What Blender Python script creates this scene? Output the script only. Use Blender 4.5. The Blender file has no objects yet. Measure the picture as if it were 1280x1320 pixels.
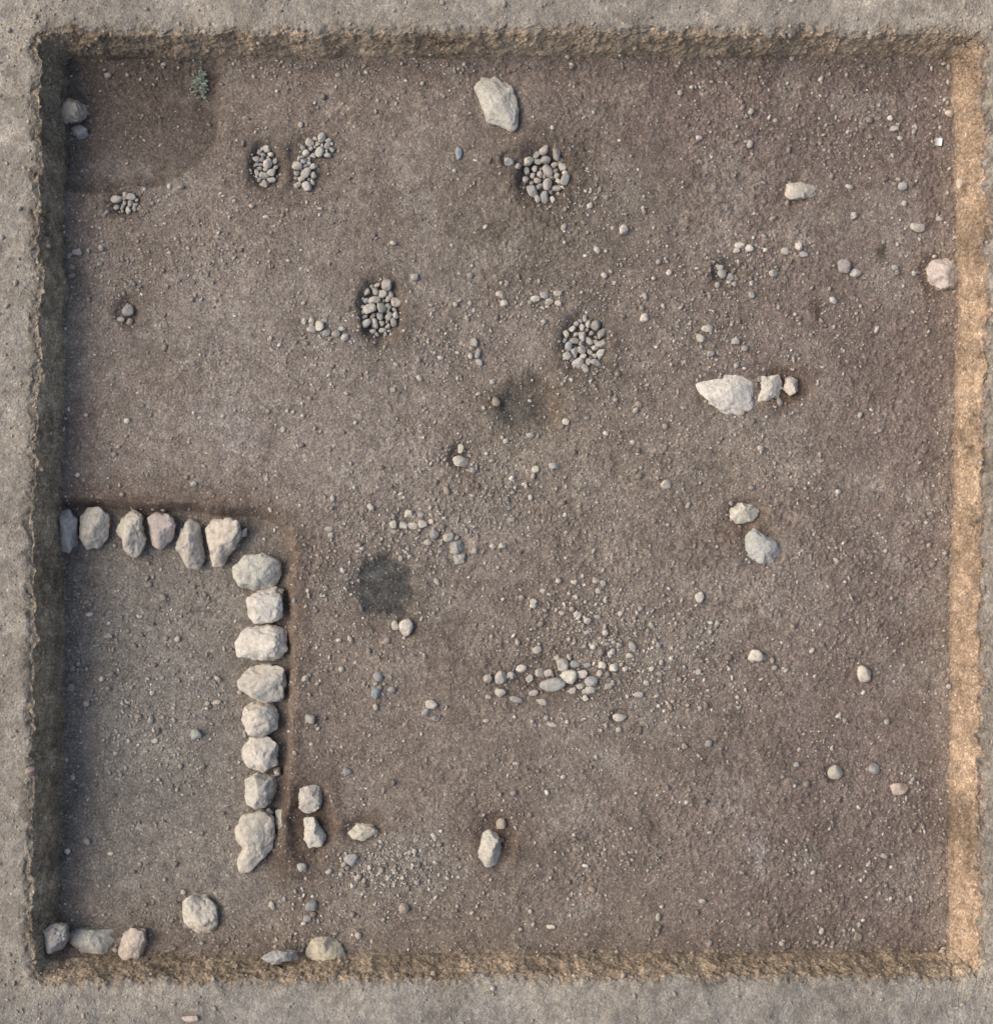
import bpy, bmesh, math, numpy as np
rng=np.random.default_rng(7)
H=16.0; S=110.0; D=0.5
# ---------------------------------------------------------------- noise
_T=np.random.default_rng(1).random(65536).astype(np.float32)
def _mx(n):
    n=n&0x7fffffff; n=(n^(n>>15))*0x2c1b3c6d; n=n&0x7fffffffffff; n=n^(n>>12); n=(n&0x7fffffff)*0x297a2d39; n=n&0x7fffffffffff; n=n^(n>>15)
    return _T[n&65535]
def _h2(i,j,s): return _mx(i*374761393+j*668265263+s*974711)
def vn2(x,y,s=0):
    i=np.floor(x).astype(np.int64); j=np.floor(y).astype(np.int64)
    f=x-i; g=y-j; f=f*f*f*(f*(f*6-15)+10); g=g*g*g*(g*(g*6-15)+10)
    a=_h2(i,j,s);b=_h2(i+1,j,s);c=_h2(i,j+1,s);d=_h2(i+1,j+1,s)
    return (a+(b-a)*f+(c-a)*g+(a-b-c+d)*f*g)*2-1
def fb2(x,y,o=4,s=0,gain=.5):
    r=0;a=1;t=0
    for k in range(o):
        c,sn=math.cos(k*.9+.4),math.sin(k*.9+.4)
        r=r+a*vn2((x*c-y*sn)*2**k,(x*sn+y*c)*2**k,s+k*17); t+=a; a*=gain
    return r/t
def _h3(i,j,k,s): return _mx(i*374761393+j*668265263+k*1274126177+s*974711)
def vn3(p,s=0):
    q=np.floor(p).astype(np.int64); f=p-q; f=f*f*(3-2*f)
    i,j,k=q[:,0],q[:,1],q[:,2]; r=0
    for a in (0,1):
        for b in (0,1):
            for c in (0,1):
                w=(f[:,0] if a else 1-f[:,0])*(f[:,1] if b else 1-f[:,1])*(f[:,2] if c else 1-f[:,2])
                r=r+w*_h3(i+a,j+b,k+c,s)
    return r*2-1
def fb3(p,o=3,s=0):
    r=0;a=1;t=0
    for k in range(o): r=r+a*vn3(p*2**k+k*3.7,s+k*13); t+=a; a*=.5
    return r/t
def sst(a,b,x):
    t=np.clip((x-a)/(b-a),0,1); return t*t*(3-2*t)
def lin(c):
    c=np.asarray(c,float)/255; return np.where(c<=.04045,c/12.92,((c+.055)/1.055)**2.4)
# ---------------------------------------------------------------- height field (u,v = plan coords, 110 per metre)
def pit_sdf(u,v):
    uL=np.interp(v,[50,400,650,1230],[84,87,81,76])+4*fb2(v*.03,v*0+.5,4,5)
    uR=np.interp(v,[80,400,700,1230],[1225,1231,1223,1220])+4*fb2(v*.03,v*0+9.5,4,6)
    vT=77+3.5*fb2(u*.03,u*0+3.5,4,7); vB=np.interp(u,[80,400,1220],[1229,1228,1223])+3.5*fb2(u*.03,u*0+7.5,4,8)
    dx=np.maximum(uL-u,u-uR); dy=np.maximum(vT-v,v-vB); r=9.
    q=np.maximum(dx+r,0);w=np.maximum(dy+r,0)
    return np.minimum(np.maximum(dx,dy)+r,0)+np.hypot(q,w)-r, dx,dy
def rbox(a,b,r):
    q=np.maximum(a+r,0);w=np.maximum(b+r,0)
    return np.minimum(np.maximum(a,b)+r,0)+np.hypot(q,w)-r
def room_sdf(u,v):
    ye=np.interp(u,[85,300,400],[646,655,662]); xe=np.interp(v,[650,900,1050,1200],[380,376,368,372])
    return rbox(u-xe,ye-v,58.)+6*fb2(u*.025,v*.025,4,21)
def rec_sdf(u,v):
    vb=np.interp(u,[80,150,205,235,258,275,284],[248,246,236,222,212,190,150])
    return np.maximum(u-281,(v-vb)*.75)+7*fb2(u*.045,v*.045,4,22)
PITS=[(497,755,44,46,.07),(492,400,32,44,.10),(701,226,38,42,.09),(752,442,34,40,.08),(343,214,24,34,.07),(402,210,36,44,.035),
 (165,262,26,18,.05),(688,520,52,38,.05),(594,588,18,20,.05),(1015,498,36,26,.06),(945,512,46,34,.03),(962,662,30,20,.04),(982,706,34,32,.03),
 (640,1072,30,28,.04),(640,1100,24,30,.04),(400,1060,34,54,.08),(165,404,20,20,.04),(658,206,14,12,.04),(524,808,18,20,.03),(1214,355,34,32,.05),(470,1072,30,20,.04),(590,710,20,24,.03),
 (715,868,60,26,.025),(800,924,16,12,.03),(935,352,22,18,.04),(258,1180,34,34,.03),(1076,996,16,14,.03),(641,134,42,50,.03),(95,145,34,34,.05),(1034,246,32,20,.03),(535,670,34,20,.02)]
def base_h(u,v):
    z=.02*fb2(u*.006,v*.006,3,31)+.016*fb2(u*.03,v*.03,3,32)
    rs=room_sdf(u,v)
    dep=np.interp(v,[640,1040,1160,1230],[.20,.20,.05,.02])
    wd=np.interp(v,[640,1040,1160],[10,12,40])
    rm=1-sst(-wd,5,rs)
    z=z-dep*rm
    z=z+.02*np.exp(-((rs-10)/9)**2)*np.interp(v,[1000,1080],[1,0])
    cs=rec_sdf(u,v); z=z-.07*(1-sst(-6,2,cs))
    for (a,b,ru,rv,d) in PITS:
        m=(np.abs(u-a)<ru*2)&(np.abs(v-b)<rv*2)
        if not m.any(): continue
        uu=u[m];vv=v[m]
        q=np.hypot((uu-a)/ru,(vv-b)/rv)+.2*fb2(uu*.05,vv*.05,3,41)
        z[m]-=d*(1-sst(.6,1.05,q))-.12*d*np.exp(-((q-1.2)/.15)**2)
    return z
def full(u,v):
    s,dx,dy=pit_sdf(u,v)
    z0=base_h(u,v)
    W=np.where(dx>dy,np.where(u>640,20,17),15.)+4.5*fb2(u*.05,v*.05,3,55)
    t=s/W
    foot=.06*sst(-24,2,s)
    prof=np.clip(t,0,1)**.85
    prof=prof-.06*np.exp(-((t-1.1)/.35)**2)*(t>.3)
    top=D+.02*fb2(u*.01,v*.01,3,61)+.012*fb2(u*.05,v*.05,3,62)
    k=np.clip(prof,0,1)
    z=(z0+foot)*(1-k)+top*k
    return z,s,t,dx,dy
def axis(lo1,hi1,lo2,hi2):
    a=[np.arange(-60,lo1,1.35),np.arange(lo1,hi1,.5),np.arange(hi1,lo2,1.25),np.arange(lo2,hi2,.5),np.arange(hi2,1380,1.35)]
    a=np.concatenate(a)
    g=[];st=3.;x=1380.
    while x<640+S*250: x+=st; st*=1.22; g.append(x)
    g=np.array(g); h=-60-(g-1380)
    return np.concatenate([h[::-1],a,g])
U=axis(56,96,1210,1260); V=axis(50,90,1212,1252)
UU,VV=np.meshgrid(U,V); u=UU.ravel(); v=VV.ravel()
z,s,t,dx,dy=full(u,v)
wall=sst(-.25,.15,t)*(1-sst(.95,1.35,t+.45*fb2(u*.10,v*.10,3,71)))
inside=s<0
# clods
cl=fb2(u*.30,v*.30,3,81,.65); cl2=fb2(u*.07,v*.07,3,82)
lump=np.maximum(fb2(u*.17,v*.17,2,88)-.2,0)
roomf=1-sst(-12,2,room_sdf(u,v))
rough=(.45+.8*sst(-.3,.4,fb2(u*.008+4,v*.008,3,83)+.6*sst(650,1200,u)-.25))*(1-.2*roomf)
z=z+np.where(t>1,.006,.012*rough)*cl+.007*cl2+np.where(t>1,.006,.024*rough)*lump
z=z+.035*np.exp(-((t-.0)/.45)**2)*np.maximum(fb2(u*.10,v*.10,3,84),0)
z=z+.022*np.exp(-((t-1.25)/.45)**2)*fb2(u*.13,v*.13,4,85)
X=(u-640)/S; Y=(660-v)/S
m=(t>-.3)&(t<1.9)
P=np.stack([X[m],Y[m],z[m]],1)
wm=(sst(-.2,.3,t)*(1-sst(1.3,1.9,t)))[m]
X[m]+=wm*(.035*fb3(P*9,3,91)+.016*vn3(P*38,95)); Y[m]+=wm*(.035*fb3(P*9+40,3,92)+.016*vn3(P*38+9,96)); z[m]+=wm*.025*fb3(P*14+80,3,93)
# ---------------------------------------------------------------- soil colour
def blob(a,b,ra,rb,p=1.): return np.exp(-(((u-a)/ra)**2+((v-b)/rb)**2)*p)
def mix(c,k,tc): return c+(lin(tc)-c)*k[:,None]
n1=fb2(u*.004+9,v*.004,4,101); n2=fb2(u*.02,v*.02,4,102); n3=fb2(u*.09,v*.09,3,103)
C=np.tile(lin((121,109,99)),(len(u),1))
C=mix(C,sst(500,1200,u+250*n1)*.9,(120,106,98))
C=mix(C,np.clip(blob(230,470,230,190)+blob(560,610,200,100)+.8*blob(560,380,160,200),0,1)*.8,(131,121,112))
C=mix(C,blob(800,760,280,250)*.6,(131,120,109))
C=mix(C,blob(700,260,230,90)*.6,(106,98,87))
C=mix(C,blob(690,330,120,60)*.6,(101,93,82))
C=mix(C,blob(560,1170,260,90)*.5,(123,113,102))
C=mix(C,sst(700,1200,u)*sst(700,1200,v)*.5,(111,99,92))
C=mix(C,blob(980,150,330,90)*.5,(110,97,90))
C=mix(C,sst(.05,.45,fb2(u*.013+3,v*.013,4,140))*.35,(106,94,84))
C=mix(C,sst(.05,.45,fb2(u*.016+31,v*.016,4,141))*.4,(140,131,121))
C=mix(C,sst(.1,.5,fb2(u*.035+31,v*.035,3,142))*.3,(102,90,81))
rs=room_sdf(u,v); rmm=(1-sst(-12,2,rs))*(1-sst(1120,1240,v))
C=mix(C,rmm*.85,(122,115,106))
C=mix(C,blob(170,960,110,170)*rmm*.5,(128,122,115))
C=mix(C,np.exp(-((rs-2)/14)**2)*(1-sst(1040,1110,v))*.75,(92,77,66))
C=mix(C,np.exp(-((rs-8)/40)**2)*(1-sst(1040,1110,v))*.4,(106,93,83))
cs=rec_sdf(u,v); rc=1-sst(-6,4,cs)
C=mix(C,rc*.85,(91,82,75)); C=mix(C,blob(150,218,60,16)*.6,(116,108,100)); C=mix(C,rc*blob(120,110,90,40)*.4,(78,70,63))
C=mix(C,np.exp(-((cs)/4)**2)*inside*.35,(68,59,52))
hearth=None
for (a,b,ra,rb,k,col) in [(497,755,38,40,2,(66,66,64)),(497,755,56,56,.6,(84,77,69)),(492,402,38,50,.9,(80,70,61)),(705,226,44,46,.9,(80,71,62)),(752,444,38,44,.85,(86,77,68)),
   (343,215,28,38,.85,(80,72,63)),(402,210,36,44,.6,(90,81,72)),(165,262,30,20,.8,(86,76,67)),(685,522,56,42,.85,(94,84,73)),(665,530,32,28,.7,(82,78,72)),(594,588,20,22,.8,(84,75,66)),
   (640,520,13,13,.9,(80,72,64)),(1012,498,34,26,.9,(90,72,60)),(960,672,40,40,.6,(100,83,71)),(400,1062,42,62,.8,(78,65,56)),(640,1076,34,36,.7,(88,72,62)),(470,1066,40,20,.7,(92,78,68)),
   (1052,398,8,20,.8,(78,68,60)),(1136,325,8,12,.8,(76,68,60)),(935,352,22,18,.8,(86,78,68)),(700,880,110,30,.5,(94,84,74)),(1214,352,36,34,.5,(108,88,72)),(300,555,45,40,.5,(144,134,127)),
   (980,1100,12,30,.5,(140,134,128)),(370,1110,40,40,.7,(84,72,63)),(505,1120,60,40,.5,(132,124,114)),(165,404,24,22,.7,(90,80,71)),(820,600,220,70,.3,(132,122,108)),(165,390,14,26,.5,(92,82,74)),(714,520,8,24,.5,(134,114,95)),(640,300,18,12,.4,(84,76,66)),(400,905,30,60,.3,(108,98,88))]:
    mm=np.clip(blob(a,b,ra,rb)*k*1.3+.3*n2*(blob(a,b,ra*1.3,rb*1.3)),0,1)
    if k>1.5: mm=sst(.28,.58,blob(a,b,ra,rb)+.2*fb2(u*.06,v*.06,4,130))*.93; hearth=mm
    else: mm=mm*(1-.9*hearth)
    C=mix(C,mm,col)
# ashy mottling inside the fire pit
C=mix(C,hearth*sst(.0,.5,fb2(u*.07+5,v*.07,3,150))*.45,(98,96,92)); C=mix(C,hearth*sst(.1,.5,fb2(u*.06+50,v*.06,3,151))*.7,(44,44,43))
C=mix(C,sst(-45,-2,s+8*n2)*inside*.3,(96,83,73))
C*=np.array([1.46,1.50,1.51])
# baulk faces
right=((dx>dy)&(u>640)); left=((dx>dy)&(u<640))
wc=np.where(right[:,None],lin((174,152,129)),np.where(left[:,None],lin((170,155,132)),lin((174,156,133))))
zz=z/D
wn=fb3(np.stack([X*6,Y*6,z*14],1),4,111); wn2=fb3(np.stack([X*30,Y*30,z*40],1),3,113)
wc=wc*(1+.45*wn+.4*wn2+.4*fb2(u*.018,v*.018,3,145))[:,None]
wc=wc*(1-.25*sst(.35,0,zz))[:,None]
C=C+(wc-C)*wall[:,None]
# surface outside
OC=np.tile(lin((151,143,132)),(len(u),1))
OC=mix(OC,sst(1000,1240,u)*(1-sst(1100,1300,v))*.6,(157,145,131))
OC=mix(OC,sst(1200,1300,v)*.6,(146,142,135))
OC=mix(OC,sst(-.1,.4,fb2(u*.012,v*.012,4,121))*.6,(173,163,149))
OC=mix(OC,sst(0,.45,fb2(u*.03+7,v*.03,4,122))*.45,(129,121,109))
OC=mix(OC,np.exp(-((t-1.1)/.6)**2)*sst(-.5,.3,fb2(u*.12,v*.12,3,123)+np.where(left,.25,-.05))*.65,(122,111,92))
OC=OC*np.array([1.22,1.24,1.24])
om=sst(1.05,1.4,t+.45*fb2(u*.10,v*.10,3,71))
C=C+(OC-C)*om[:,None]
C=C*(1+.10*n1+.15*n2+.17*n3)[:,None]
C=np.clip(C,0.01,.75)
gran=np.clip(1-om*.40,0,1)
# ---------------------------------------------------------------- meshes
def mesh_np(name,co,faces,col=None,smooth=True,mat=None,extra=None):
    me=bpy.data.meshes.new(name); k=faces.shape[1]
    me.vertices.add(len(co)); me.vertices.foreach_set("co",np.asarray(co,np.float32).ravel())
    me.loops.add(faces.size); me.loops.foreach_set("vertex_index",faces.astype(np.int32).ravel())
    me.polygons.add(len(faces)); me.polygons.foreach_set("loop_start",(np.arange(len(faces))*k).astype(np.int32))
    me.polygons.foreach_set("use_smooth",np.full(len(faces),smooth))
    if col is not None:
        a=me.color_attributes.new("soil","FLOAT_COLOR","POINT")
        cc=np.ones((len(co),4),np.float32); cc[:,:3]=col
        if extra is not None: cc[:,3]=extra
        a.data.foreach_set("color",cc.ravel())
    me.update(calc_edges=True)
    ob=bpy.data.objects.new(name,me); bpy.context.scene.collection.objects.link(ob)
    if mat: me.materials.append(mat)
    return ob
def N(nt,t,**k):
    n=nt.nodes.new(t)
    for a,b in k.items():
        if a in n.inputs: n.inputs[a].default_value=b
        else: setattr(n,a,b)
    return n
def new_mat(name):
    m=bpy.data.materials.new(name); m.use_nodes=True; nt=m.node_tree
    b=nt.nodes["Principled BSDF"]; b.inputs["Roughness"].default_value=.95; b.inputs["Specular IOR Level"].default_value=.12
    return m,nt,b
def ramp(nt,src,pts):
    r=nt.nodes.new("ShaderNodeValToRGB"); nt.links.new(src,r.inputs[0])
    e=r.color_ramp.elements
    e[0].position=pts[0][0]; e[0].color=(*[pts[0][1]]*3,1); e[1].position=pts[-1][0]; e[1].color=(*[pts[-1][1]]*3,1)
    for p,c in pts[1:-1]:
        x=e.new(p); x.color=(c,c,c,1)
    return r.outputs[0]
def mul(nt,a,b,fac=None):
    n=nt.nodes.new("ShaderNodeMix"); n.data_type='RGBA'; n.blend_type='MULTIPLY'; n.inputs[0].default_value=1
    nt.links.new(a,n.inputs[6]); nt.links.new(b,n.inputs[7])
    if fac is not None: nt.links.new(fac,n.inputs[0])
    return n.outputs[2]
soil,nt,b=new_mat("soil")
at=N(nt,"ShaderNodeVertexColor",layer_name="soil"); tc=N(nt,"ShaderNodeTexCoord")
def tex(nt,vec,t,scale,**k):
    n=N(nt,t,Scale=scale,**k); nt.links.new(vec,n.inputs["Vector"]); return n
na=tex(nt,tc.outputs["Object"],"ShaderNodeTexNoise",42,Detail=5,Roughness=.75)
nb=tex(nt,tc.outputs["Object"],"ShaderNodeTexNoise",9,Detail=6,Roughness=.65)
vo=tex(nt,tc.outputs["Object"],"ShaderNodeTexVoronoi",48)
ca=ramp(nt,na.outputs[0],[(.3,.42),(.47,.93),(.58,1.13),(.72,1.85)])
cb=ramp(nt,nb.outputs[0],[(.3,.76),(.7,1.24)])
cvo=ramp(nt,vo.outputs["Color"],[(0,.65),(.7,1.0),(.88,1.25),(1,2.0)])
x=mul(nt,at.outputs[0],cb); x=mul(nt,x,ca,at.outputs["Alpha"]); x=mul(nt,x,cvo,at.outputs["Alpha"])
nt.links.new(x,b.inputs["Base Color"])
bp=N(nt,"ShaderNodeBump",Strength=.85,Distance=.018); nt.links.new(na.outputs[0],bp.inputs["Height"])
bp2=N(nt,"ShaderNodeBump",Strength=.5,Distance=.011); nt.links.new(vo.outputs["Distance"],bp2.inputs["Height"]); bp2.invert=True
nt.links.new(bp.outputs[0],bp2.inputs["Normal"]); nt.links.new(bp2.outputs[0],b.inputs["Normal"])
ny,nx=len(V),len(U)
idx=np.arange(ny*nx).reshape(ny,nx)
F=np.stack([idx[1:,:-1],idx[1:,1:],idx[:-1,1:],idx[:-1,:-1]],-1).reshape(-1,4)
CO=np.stack([X,Y,z],1)
fm=(t[F].mean(1)<1.8)
for nm,msk in (("excavation_pit",fm),("ground",~fm)):
    f=F[msk]; uq,inv=np.unique(f,return_inverse=True)
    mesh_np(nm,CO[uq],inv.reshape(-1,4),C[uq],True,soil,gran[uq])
# ---------------------------------------------------------------- stones
def ico(n):
    bm=bmesh.new(); bmesh.ops.create_icosphere(bm,subdivisions=n,radius=1)
    bm.verts.ensure_lookup_table()
    co=np.array([x.co[:] for x in bm.verts]); fa=np.array([[q.index for q in f.verts] for f in bm.faces]); bm.free()
    return co/np.linalg.norm(co,axis=1)[:,None],fa
ICO={n:ico(n) for n in (1,2,3,5)}
def rock_unit(n,seed,planes=9,lo=.62,hi=.93,updir=False,rough=.05,hard=.9):
    r=np.random.default_rng(seed); co,fa=ICO[n]; p=co.copy()
    p=np.sign(p)*np.abs(p)**.85
    p*= (1+.14*fb3(p*1.3+seed*7.13,2,seed))[:,None]
    for k in range(planes):
        nn=r.normal(size=3)
        if updir: nn[2]=abs(nn[2])+.65
        nn/=np.linalg.norm(nn); o=r.uniform(lo,hi); d=p@nn
        e=d-o; ov=.5*(e+np.sqrt(e*e+.0008))
        p=p-nn[None,:]*(ov*hard)[:,None]
    if n>=3:
        p*=(1+rough*fb3(p*2.2+seed*1.7,4,seed+5))[:,None]
        p*=(1-rough*1.6*np.maximum(fb3(p*4.5+seed,3,seed+9)-.1,0))[:,None]
    return p,fa
def hgt(uu,vv):
    return full(np.array([float(uu)]),np.array([float(vv)]))[0][0]
TAN=(207,200,185); WHT=(219,212,199); GRY=(172,170,164); PNK=(208,191,176); BLU=(158,164,166); GRN=(164,172,160); BRN=(170,158,143)
def jit(c,r,a=.10):
    c=lin(c)*(1+r.uniform(-a,a)); c=c*(1+r.uniform(-.025,.025,3)); return np.clip(c,.02,.8)
stone,nt,b=new_mat("limestone")
b.inputs["Roughness"].default_value=1.0; b.inputs["Specular IOR Level"].default_value=.05
at=N(nt,"ShaderNodeVertexColor",layer_name="soil"); tc=N(nt,"ShaderNodeTexCoord"); O=tc.outputs["Object"]
na=tex(nt,O,"ShaderNodeTexNoise",14,Detail=7,Roughness=.65); nb=tex(nt,O,"ShaderNodeTexNoise",60,Detail=4,Roughness=.6); nc=tex(nt,O,"ShaderNodeTexNoise",5,Detail=6,Roughness=.65,Distortion=.6)
ca=ramp(nt,na.outputs[0],[(.3,.72),(.5,.99),(.7,1.15)]); cb=ramp(nt,nb.outputs[0],[(.28,.58),(.42,.98),(.7,1.08)])
x=mul(nt,at.outputs[0],ca); x=mul(nt,x,cb)
mx=N(nt,"ShaderNodeMix",data_type='RGBA'); nt.links.new(x,mx.inputs[6]); mx.inputs[7].default_value=(*lin((164,146,127)),1)
rr=ramp(nt,nc.outputs[0],[(.52,0),(.72,.45)]); nt.links.new(rr,mx.inputs[0])
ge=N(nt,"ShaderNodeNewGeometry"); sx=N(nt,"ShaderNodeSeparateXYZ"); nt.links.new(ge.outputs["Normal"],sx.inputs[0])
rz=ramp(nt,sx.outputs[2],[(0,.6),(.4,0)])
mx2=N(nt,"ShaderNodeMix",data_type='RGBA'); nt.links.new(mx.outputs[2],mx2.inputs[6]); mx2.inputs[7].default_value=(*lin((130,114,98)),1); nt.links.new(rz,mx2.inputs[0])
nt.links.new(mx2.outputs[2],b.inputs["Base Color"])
bp=N(nt,"ShaderNodeBump",Strength=.8,Distance=.04); nt.links.new(na.outputs[0],bp.inputs["Height"])
bp2=N(nt,"ShaderNodeBump",Strength=.55,Distance=.008); nt.links.new(nb.outputs[0],bp2.inputs["Height"]); nt.links.new(bp.outputs[0],bp2.inputs["Normal"])
nt.links.new(bp2.outputs[0],b.inputs["Normal"])
sid=[100]
def poly_rock(pts,rz,col,zc=None,n=5):
    sid[0]+=1; seed=sid[0]; r=np.random.default_rng(seed)
    pts=np.array(pts,float); cen=(pts.max(0)+pts.min(0))/2*.4+pts.mean(0)*.6
    zb=hgt(cen[0],cen[1]) if zc is None else zc-rz*.3
    zm=zb+rz*.30
    cx=(cen[0]-640)/S*(H-zm)/H; cy=(660-cen[1])/S*(H-zm)/H; k=(H-zm)/H/S
    M=len(pts); th=[];rd=[]
    for i in range(M):
        a=pts[i];c=pts[(i+1)%M]
        for q in np.linspace(0,1,8,endpoint=False):
            w=(a+(c-a)*q-cen)*[1,-1]; th.append(math.atan2(w[1],w[0])); rd.append(np.hypot(*w))
    o=np.argsort(th); th=np.array(th)[o]; rd=np.array(rd)[o]
    g=np.linspace(-math.pi,math.pi,181)[:-1]
    R=np.interp(g,th,rd,period=2*math.pi)
    for _ in range(2): R=(np.roll(R,1)+2*R+np.roll(R,-1))/4
    R=R*(1+.05*fb2(np.cos(g)*3+seed*3.3,np.sin(g)*3+seed,3,seed))
    p,fa=rock_unit(n,seed,8,.5,.88,True,.15,.88)
    rho=np.hypot(p[:,0],p[:,1]); tt=np.arctan2(p[:,1],p[:,0])
    gi=np.floor((tt+math.pi)/(2*math.pi)*36).astype(int)%36
    mxr=np.array([rho[gi==q].max() for q in range(36)]); mxr=(np.roll(mxr,1)+2*mxr+np.roll(mxr,-1))/4
    cenb=(np.arange(36)+.5)/36*2*math.pi-math.pi
    rho=rho/np.interp(tt,cenb,mxr,period=2*math.pi)
    Rv=np.interp(tt,g,R,period=2*math.pi)*k*1.03
    out=np.stack([cx+rho*np.cos(tt)*Rv, cy+rho*np.sin(tt)*Rv, zm+p[:,2]*rz],1)
    return out,fa,np.tile(jit(col,r,.06),(len(out),1))
def sm_rock(uu,vv,ru,rv,col,n=3,rot=None,zf=.7,sink=.25,r=None,ang=None):
    sid[0]+=1; seed=sid[0]; r=np.random.default_rng(seed)
    p,fa=rock_unit(n,seed,8 if n>1 else 4,.6,.92,False,.07)
    p=p/np.abs(p).max(0)
    rz=min(ru,rv)/S*zf
    tilt=r.uniform(-.25,.25); 
    p=np.stack([p[:,0]*ru/S,p[:,1]*rv/S,p[:,2]*rz],1)
    a=rot if rot is not None else 0.
    c,s_=math.cos(a),math.sin(a); p=np.stack([p[:,0]*c-p[:,1]*s_,p[:,0]*s_+p[:,1]*c,p[:,2]+p[:,0]*math.sin(tilt)],1)
    zm=hgt(uu,vv)+rz*(1-2*sink)
    p+=np.array([(uu-640)/S*(H-zm)/H,(660-vv)/S*(H-zm)/H,zm])
    return p,fa,np.tile(jit(col,r,.12),(len(p),1))
def emit(name,parts,smooth=True,mat=None):
    o=0;cs_=[];fs=[];cc=[]
    for p,f,c in parts: cs_.append(p);fs.append(f+o);cc.append(c);o+=len(p)
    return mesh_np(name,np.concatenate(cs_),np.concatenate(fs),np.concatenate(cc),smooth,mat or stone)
B=[
([(611,112),(620,100),(640,97),(655,106),(664,118),(668,140),(668,165),(660,171),(645,163),(627,155),(622,140),(616,125)],.12,(196,191,180)),
([(73,128),(90,124),(108,132),(113,145),(102,157),(85,160),(74,150)],.16,(212,199,182)),
([(91,165),(103,160),(114,167),(115,176),(103,181),(92,176)],.10,GRY),
([(1012,238),(1030,235),(1050,239),(1058,246),(1048,254),(1020,258),(1012,252)],.09,TAN),
([(1193,345),(1203,334),(1222,332),(1234,342),(1236,360),(1228,372),(1212,374),(1198,365)],.18,(203,194,181)),
([(897,495),(912,487),(935,482),(960,481),(971,492),(972,515),(968,530),(952,538),(935,534),(918,522),(902,508)],.14,WHT),
([(976,486),(1003,483),(1008,495),(1004,513),(985,521),(975,516),(981,501)],.11,TAN),
([(1012,487),(1020,484),(1028,490),(1028,504),(1018,511),(1010,502)],.12,TAN),
([(940,655),(950,648),(970,650),(980,660),(972,671),(950,676),(940,668)],.11,TAN),
([(960,690),(972,681),(985,690),(998,696),(1009,712),(1000,727),(978,726),(962,716)],.10,(186,184,177)),
([(620,1072),(632,1068),(644,1078),(647,1100),(640,1115),(625,1118),(617,1105),(616,1085)],.16,TAN),
([(447,1073),(460,1062),(480,1063),(489,1072),(470,1084),(455,1082)],.09,TAN),
([(386,1015),(395,1006),(412,1009),(418,1025),(413,1042),(398,1050),(386,1040)],.16,TAN),
([(390,1056),(405,1052),(413,1065),(422,1078),(416,1090),(398,1094),(388,1085),(392,1070)],.14,TAN),
([(236,1162),(248,1152),(268,1155),(280,1168),(282,1188),(275,1203),(255,1205),(240,1198),(234,1182)],.17,(208,201,184)),
([(57,1198),(72,1190),(86,1192),(88,1210),(80,1225),(62,1229),(56,1215)],.17,(185,182,175)),
([(91,1200),(110,1197),(145,1200),(148,1215),(138,1229),(105,1228),(91,1215)],.17,(192,187,176)),
([(158,1205),(170,1196),(187,1198),(189,1215),(182,1237),(160,1238),(153,1225)],.15,(202,192,178)),
([(394,1227),(402,1212),(420,1208),(440,1218),(446,1232),(440,1244),(400,1243)],.17,(198,188,169)),
([(335,1234),(355,1225),(380,1226),(385,1238),(360,1243),(345,1241)],.10,GRY),
([(580,698),(595,697),(599,708),(592,715),(580,713)],.07,GRY),([(583,716),(600,714),(600,726),(586,728)],.06,GRY),
]
W=[([(75,660),(90,656),(99,668),(99,700),(90,713),(74,711)],(186,182,175)),
([(104,665),(112,655),(130,653),(141,665),(139,692),(128,706),(112,708),(102,692)],(209,201,186)),
([(160,664),(172,657),(184,662),(184,680),(188,695),(183,714),(170,721),(158,712),(157,698),(147,684)],TAN),
([(190,668),(202,660),(220,663),(228,675),(222,696),(208,709),(195,704),(190,690)],(198,190,177)),
([(232,682),(245,668),(258,676),(260,695),(264,718),(256,735),(242,733),(234,720),(226,705)],(201,192,176)),
([(264,682),(275,670),(292,667),(308,672),(313,688),(305,705),(293,720),(287,733),(274,731),(272,712),(267,698)],(209,199,183)),
([(301,732),(315,716),(340,713),(360,721),(363,740),(352,757),(330,763),(310,757),(301,744)],TAN),
([(318,772),(335,760),(356,756),(365,770),(364,797),(350,803),(330,804),(320,797)],WHT),
([(303,828),(318,809),(345,805),(370,812),(371,835),(362,850),(335,852),(306,847)],WHT),
([(306,878),(322,860),(350,855),(367,862),(369,885),(362,904),(345,907),(325,899),(310,890)],TAN),
([(312,915),(325,905),(350,905),(359,920),(358,940),(340,950),(320,946),(312,932)],TAN),
([(311,965),(322,951),(345,949),(359,959),(358,986),(340,996),(320,991),(312,979)],(203,196,183)),
([(315,1005),(330,997),(353,1000),(356,1020),(348,1037),(330,1045),(317,1036)],(205,197,183)),
([(303,1068),(315,1049),(335,1045),(352,1055),(355,1077),(350,1096),(338,1108),(322,1127),(308,1126),(305,1110),(312,1095),(302,1082)],(214,206,189)),
([(355,1046),(364,1042),(371,1058),(369,1076),(359,1075),(355,1062)],(192,183,168)),
([(338,1044),(348,1041),(353,1048),(346,1055),(339,1051)],BRN),([(352,990),(361,989),(362,1000),(354,1002)],TAN),([(310,684),(319,680),(318,691),(311,693)],TAN),
([(360,757),(367,760),(365,768),(359,764)],BRN),([(234,700),(228,708),(233,714),(237,708)],GRY)]
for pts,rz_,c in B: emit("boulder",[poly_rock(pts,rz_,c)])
wp=[]
for pts,c in W:
    a=np.array(pts,float); cu,cv=a.mean(0); big=np.ptp(a[:,0])>20
    wp.append(poly_rock(pts,.17 if big else .08,c,zc=(np.interp(cv,[700,1040,1100],[-.08,-.08,-.02]) if big else -.12)))
emit("stone_wall",wp)
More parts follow.
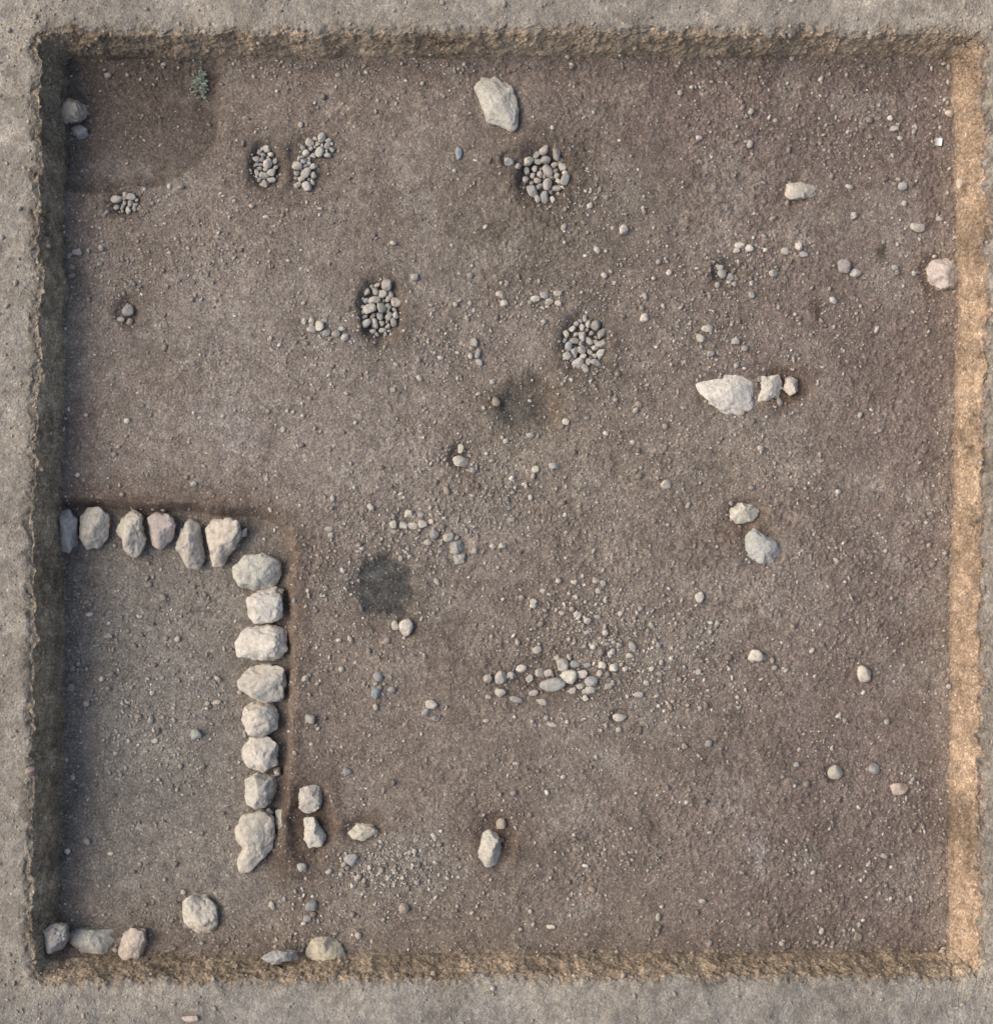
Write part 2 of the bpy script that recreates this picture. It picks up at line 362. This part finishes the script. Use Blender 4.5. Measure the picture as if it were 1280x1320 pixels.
SS=[(803,296,7,7,TAN),(1182,293,10,7,TAN),(1087,344,9,10,GRY),(1102,352,8,6,TAN),(973,846,11,9,TAN),(1114,868,10,12,TAN),(1076,995,11,10,TAN),(1126,991,8,8,GRY),(1158,1017,14,8,PNK),(1105,1207,6,6,BRN),
(646,1062,7,8,BRN),(453,1108,10,8,GRY),(389,1118,7,6,GRY),(402,1167,8,8,GRY),(396,1184,6,5,GRY),(253,947,8,8,GRN),(524,809,10,12,TAN),(510,806,5,7,TAN),(487,872,7,7,GRY),(484,892,7,9,BLU),(400,927,7,7,GRY),(448,994,6,5,GRY),
(521,1170,7,7,BRN),(556,908,9,6,TAN),(549,918,6,5,GRY),(562,926,6,4,GRY),(591,198,5,10,BLU),(830,410,6,6,TAN),(859,624,8,6,TAN),(902,769,7,8,TAN),(715,600,8,5,GRY),(729,544,5,5,TAN),
(166,400,8,8,GRY),(156,412,6,4,GRY),(168,415,5,5,BRN),(1152,166,6,4,TAN),(1147,152,4,4,TAN),(1223,146,6,6,PNK),(1163,240,6,6,GRY),(1165,262,4,4,TAN),(1101,278,5,5,GRY),(799,924,10,6,TAN),(594,595,11,8,TAN),(594,578,5,7,TAN),(610,606,5,4,GRY),
(657,208,7,6,GRY),(668,214,4,4,GRY),(640,518,6,6,BRN),(535,357,6,5,GRY),(100,325,7,5,GRY),(507,503,4,4,GRY),(250,624,5,4,GRY),(425,681,6,4,TAN),(427,690,4,4,GRY),(93,1002,5,4,TAN),(143,1100,4,3,TAN),(113,1085,5,5,GRY),(93,886,5,6,GRY),
(140,820,7,3,GRY),(195,928,4,6,GRY),(200,955,5,3,TAN),(116,792,5,3,TAN),(280,905,5,3,TAN),(760,265,4,4,TAN),(790,294,3,3,TAN),(900,866,4,4,GRY),(983,848,5,4,TAN),(1142,930,4,4,GRY),(882,962,5,4,BRN),(913,958,5,5,GRY),(1026,986,4,4,GRY),
(1072,965,3,3,TAN),(1000,1158,3,3,GRY),(710,1195,6,3,TAN),(905,1162,5,4,GRY),(1236,237,4,7,PNK),(1153,345,5,4,GRY),(968,380,5,5,GRY),(912,424,9,5,TAN),(903,436,6,6,TAN),(948,440,6,5,GRY),(960,449,5,4,GRY),(915,456,6,4,GRY),
(953,316,7,5,TAN),(966,320,6,5,WHT),(949,323,5,4,TAN),(986,322,3,3,TAN),(1012,324,6,5,TAN),(1029,318,5,6,TAN),(1036,328,6,4,GRY),(996,352,6,5,TAN),(930,353,6,7,GRY),(941,357,6,5,GRY),(928,345,5,4,GRY),(1160,178,4,3,TAN),
(245,1313,11,5,PNK),(40,994,6,6,BRN)]
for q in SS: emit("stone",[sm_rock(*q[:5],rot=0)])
GR=[
[(629,875,6,6),(645,873,8,8),(660,871,6,5),(672,862,7,5),(697,866,7,6),(683,875,5,5),(724,857,9,8),(712,883,16,8,.25),(735,872,11,9),(750,868,7,6),(742,856,7,5),(762,878,8,6),(692,837,6,5),(760,890,7,5),(665,902,9,4),(645,893,7,5),(776,858,5,5),(791,861,6,5),(708,868,6,5),(815,832,5,5),(822,895,7,4),(757,857,5,4),(773,868,4,4),(748,884,5,4),(688,893,6,4),(700,905,6,4),(713,934,8,3),(630,898,4,3),(718,848,4,4),(785,884,5,4),(738,890,5,4),(755,900,4,4)],
[(690,385,6,4),(702,380,6,5),(718,378,6,4),(720,390,5,4),(708,389,6,4),(645,380,7,5),(650,391,5,4)],
[(402,425,6,5),(412,420,6,6),(422,429,6,4),(433,430,6,5),(445,434,5,5),(393,414,4,4),(402,413,4,4),(418,413,4,3),(440,424,4,3)],
[(528,662,6,5),(545,675,6,5),(560,688,6,6),(533,678,6,5),(521,678,6,5),(507,676,5,5),(543,664,4,4),(578,692,7,6),(556,673,4,4),(552,699,5,4),(508,686,4,3),(612,710,4,4),(635,704,4,3),(647,704,5,4)],
[(611,442,5,6),(616,456,4,6),(618,467,5,4),(607,459,4,4),(609,449,4,3)],
[(690,605,5,4),(740,750,4,3),(768,748,5,4),(777,752,4,4),(771,762,4,4),(745,792,5,4),(757,800,5,4),(770,795,4,3),(688,776,5,4),(672,770,4,3),(800,790,4,3),(780,815,4,4),(757,815,5,3),(812,845,5,4),(840,862,4,3),(850,868,4,3),(790,840,4,4),(806,862,4,4),(832,880,4,3),(700,762,4,3),(742,770,3,3),(724,790,4,3)]]
cols=[TAN,TAN,GRY,(195,189,177),(188,181,169)]
for g in GR:
    emit("stone_scatter",[sm_rock(q[0],q[1],q[2]*1.08,q[3]*1.12,cols[rng.integers(5)],n=3,rot=(q[4] if len(q)>4 else rng.uniform(-.3,.3))) for q in g])
def packed(ells,rm,dark=0):
    pts=[];parts=[]
    for (a,b_,ru,rv,n) in ells:
        got=0;tr=0
        while got<n and tr<6000:
            tr+=1; q=rng.uniform(-1,1,2)
            if q@q>1: continue
            r_=rm*rng.uniform(.62,1.35)*(1 if tr<3000 else .7); x_,y_=a+q[0]*ru,b_+q[1]*rv
            if any(math.hypot(x_-p[0],y_-p[1])<(r_+p[2])*.80 for p in pts): continue
            pts.append((x_,y_,r_)); got+=1
            parts.append(sm_rock(x_,y_,r_*rng.uniform(.95,1.3),r_*rng.uniform(.7,.95),[(196,190,178),(188,182,172),(178,173,164),(204,196,182),GRY][rng.integers(5)],n=3,rot=rng.uniform(0,3.14),zf=.9,sink=.12))
    return parts
for e,rm in [([(343,214,13,24,26)],5.2),([(410,190,20,13,22),(393,222,13,22,22)],5.6),([(164,263,16,10,14)],5.2),([(703,226,26,34,46)],6.6),([(491,398,23,34,52)],6.2),([(752,443,26,33,46)],5.8)]:
    emit("stone_cluster",packed(e,rm))
# ---------------------------------------------------------------- gravel
vis=np.where((u>-40)&(u<1330)&(v>-40)&(v<1360))[0]
area=np.where(((t[vis]>-.3)&(t[vis]<1.9)),.25,1.)
den=.30+.8*sst(-.2,.5,fb2(u[vis]*.01,v[vis]*.01,3,201))
def bl(a,b_,ra,rb): return np.exp(-(((u[vis]-a)/ra)**2+((v[vis]-b_)/rb)**2))
for a,b_,ra,rb,k in [(770,830,90,70,5),(505,1120,60,40,6),(640,640,130,70,1.8),(550,690,60,40,3),(700,390,70,30,3),(600,470,60,60,1.8),(450,830,70,120,1.5),(440,720,40,50,1.8),(960,330,70,40,2.5),(380,100,60,30,1),(420,430,40,30,2.5),(1100,170,100,60,1),(160,900,80,120,1.2),(170,350,40,40,2),(930,430,50,40,1.8),(400,1180,40,40,1.8),(860,860,80,60,1.5),(180,262,40,20,2),(760,260,90,40,1),(820,500,120,80,1)]:
    den+=k*bl(a,b_,ra,rb)*1.0
tv=t[vis]
den=np.where(tv>1.3,.6,den); den=np.where((tv>-.1)&(tv<1.5),1.6,den)
den=den*(1-.8*hearth[vis])*(1-.6*rc[vis]*(tv<0))
w=area*den; w/=w.sum()
NP=30000
pick=rng.choice(vis,NP,p=w)
co,fa=ICO[1]
base=[]
for k in range(14):
    p,_=rock_unit(1,900+k,4,.6,.9); base.append(p/np.abs(p).max(0))
base=np.array(base)
rad=np.clip(rng.lognormal(math.log(1.02),.54,NP),.5,4.6)
big=rng.random(NP)<.045; rad[big]*=1.7; rad=np.minimum(rad,4.6); rad[t[pick]>1.0]*=.75
rad=np.where(hearth[pick]>.3,np.minimum(rad,1.6),rad)
rad=rad/S
sc=np.stack([rad*rng.uniform(.8,1.4,NP),rad*rng.uniform(.6,1.,NP),rad*rng.uniform(.45,.8,NP)],1)
p=base[rng.integers(14,size=NP)]*sc[:,None,:]
a=rng.uniform(0,6.28,NP); ca_,sa_=np.cos(a)[:,None],np.sin(a)[:,None]
p=np.stack([p[...,0]*ca_-p[...,1]*sa_,p[...,0]*sa_+p[...,1]*ca_,p[...,2]],-1)
p+=CO[pick][:,None,:]; p[...,2]+=(sc[:,2]*.4)[:,None]
pc=np.array([lin(q) for q in [(202,196,184),(182,177,168),(164,159,152),(196,188,174),(146,137,129),(170,158,145),(222,216,205)]])[rng.integers(7,size=NP)]*rng.uniform(.75,1.1,NP)[:,None]
pc=np.where((t[pick]>.0)[:,None],pc*.5+C[pick]*.55,pc*.92+C[pick]*.08)
fx=(fa[None]+(np.arange(NP)*len(co))[:,None,None]).reshape(-1,3)
mesh_np("gravel",p.reshape(-1,3),fx,np.repeat(pc,len(co),0),True,stone)
# ---------------------------------------------------------------- weed
wm_,nt,b=new_mat("grey_green_leaf")
oi=tex(nt,N(nt,"ShaderNodeTexCoord").outputs["Object"],"ShaderNodeTexNoise",25)
r=nt.nodes.new("ShaderNodeValToRGB"); r.color_ramp.elements[0].color=(.15,.19,.14,1); r.color_ramp.elements[1].color=(.40,.45,.37,1); r.color_ramp.elements[0].position=.35; r.color_ramp.elements[1].position=.65
nt.links.new(oi.outputs[0],r.inputs[0]); nt.links.new(r.outputs[0],b.inputs["Base Color"])
zb=hgt(257,107); o0=np.array([(257-640)/S,(660-107)/S,zb]); vs=[];fs=[]
def quad(a,b_,c,d):
    k=len(vs); vs.extend([a,b_,c,d]); fs.append([k,k+1,k+2,k+3])
for sidx in range(52):
    az=rng.uniform(0,6.28); L=rng.uniform(.07,.22); el=rng.uniform(.25,1.2)
    root=o0+np.array([rng.normal(0,.025),rng.normal(0,.06),0])
    d=np.array([math.cos(az)*math.cos(el)*.75,math.sin(az)*math.cos(el)*1.1,math.sin(el)*.8])
    side=np.cross(d,[0,0,1]); side/=np.linalg.norm(side)
    tip=root+d*L; quad(root-side*.002,root+side*.002,tip+side*.001,tip-side*.001)
    for k in range(14):
        f=rng.uniform(.2,1); q=root+d*L*f; dd=rng.normal(size=3); dd[2]=abs(dd[2])*.5; dd/=np.linalg.norm(dd); ll=rng.uniform(.014,.03)
        sd=np.cross(dd,[0,0,1]+rng.normal(size=3)*.3); sd/=np.linalg.norm(sd); quad(q,q+dd*ll*.5+sd*ll*.32,q+dd*ll,q+dd*ll*.5-sd*ll*.32)
mesh_np("weed_plant",np.array(vs),np.array(fs),None,False,wm_)
# ---------------------------------------------------------------- paper label
pm,nt,b=new_mat("white_paper"); 
n=tex(nt,N(nt,"ShaderNodeTexCoord").outputs["Object"],"ShaderNodeTexNoise",30); nt.links.new(ramp(nt,n.outputs[0],[(.3,.7),(.7,.85)]),b.inputs["Base Color"])
zl=hgt(1208,184)+.03
cx,cy=(1208-640)/S,(660-184)/S; bm=bmesh.new(); g=[]
for j in range(4):
    for i in range(4):
        xx=(i/3-.5)*.075; yy=(j/3-.5)*.085; an=-.1
        g.append(bm.verts.new((cx+xx*math.cos(an)-yy*math.sin(an),cy+xx*math.sin(an)+yy*math.cos(an),zl+.012*(i/3-.5)**2*4+.004*j/3)))
for j in range(3):
    for i in range(3): bm.faces.new((g[j*4+i],g[j*4+i+1],g[j*4+i+5],g[j*4+i+4]))
me=bpy.data.meshes.new("paper_label"); bm.to_mesh(me); me.materials.append(pm)
ob=bpy.data.objects.new("paper_label",me); bpy.context.scene.collection.objects.link(ob)
so=ob.modifiers.new("s","SOLIDIFY"); so.thickness=.003
# ---------------------------------------------------------------- light & camera
sc_=bpy.context.scene
w_=bpy.data.worlds.new("World"); sc_.world=w_; w_.use_nodes=True; nt=w_.node_tree
sk=nt.nodes.new("ShaderNodeTexSky"); sk.sky_type='NISHITA'; sk.sun_disc=False; EL=math.radians(43)
sk.sun_elevation=EL; sk.sun_rotation=math.radians(-80); sk.air_density=1; sk.dust_density=5
nt.links.new(sk.outputs[0],nt.nodes["Background"].inputs[0]); nt.nodes["Background"].inputs[1].default_value=.15
l=bpy.data.lights.new("sun","SUN"); l.energy=1.45; l.angle=math.radians(60); l.color=(1,.91,.81)
lo=bpy.data.objects.new("sun",l); sc_.collection.objects.link(lo)
from mathutils import Vector
az=math.radians(172)
dirv=Vector((math.cos(az)*math.cos(EL),math.sin(az)*math.cos(EL),math.sin(EL)))
lo.rotation_euler=dirv.to_track_quat('Z','Y').to_euler()
cam=bpy.data.cameras.new("camera"); co_=bpy.data.objects.new("camera",cam); sc_.collection.objects.link(co_)
cam.sensor_fit='VERTICAL'; cam.angle=2*math.atan(6/H); cam.clip_end=2000; co_.location=(0,0,H); co_.rotation_euler=(0,0,0)
sc_.camera=co_
sc_.view_settings.view_transform='Standard'; sc_.view_settings.look='None'; sc_.view_settings.exposure=0
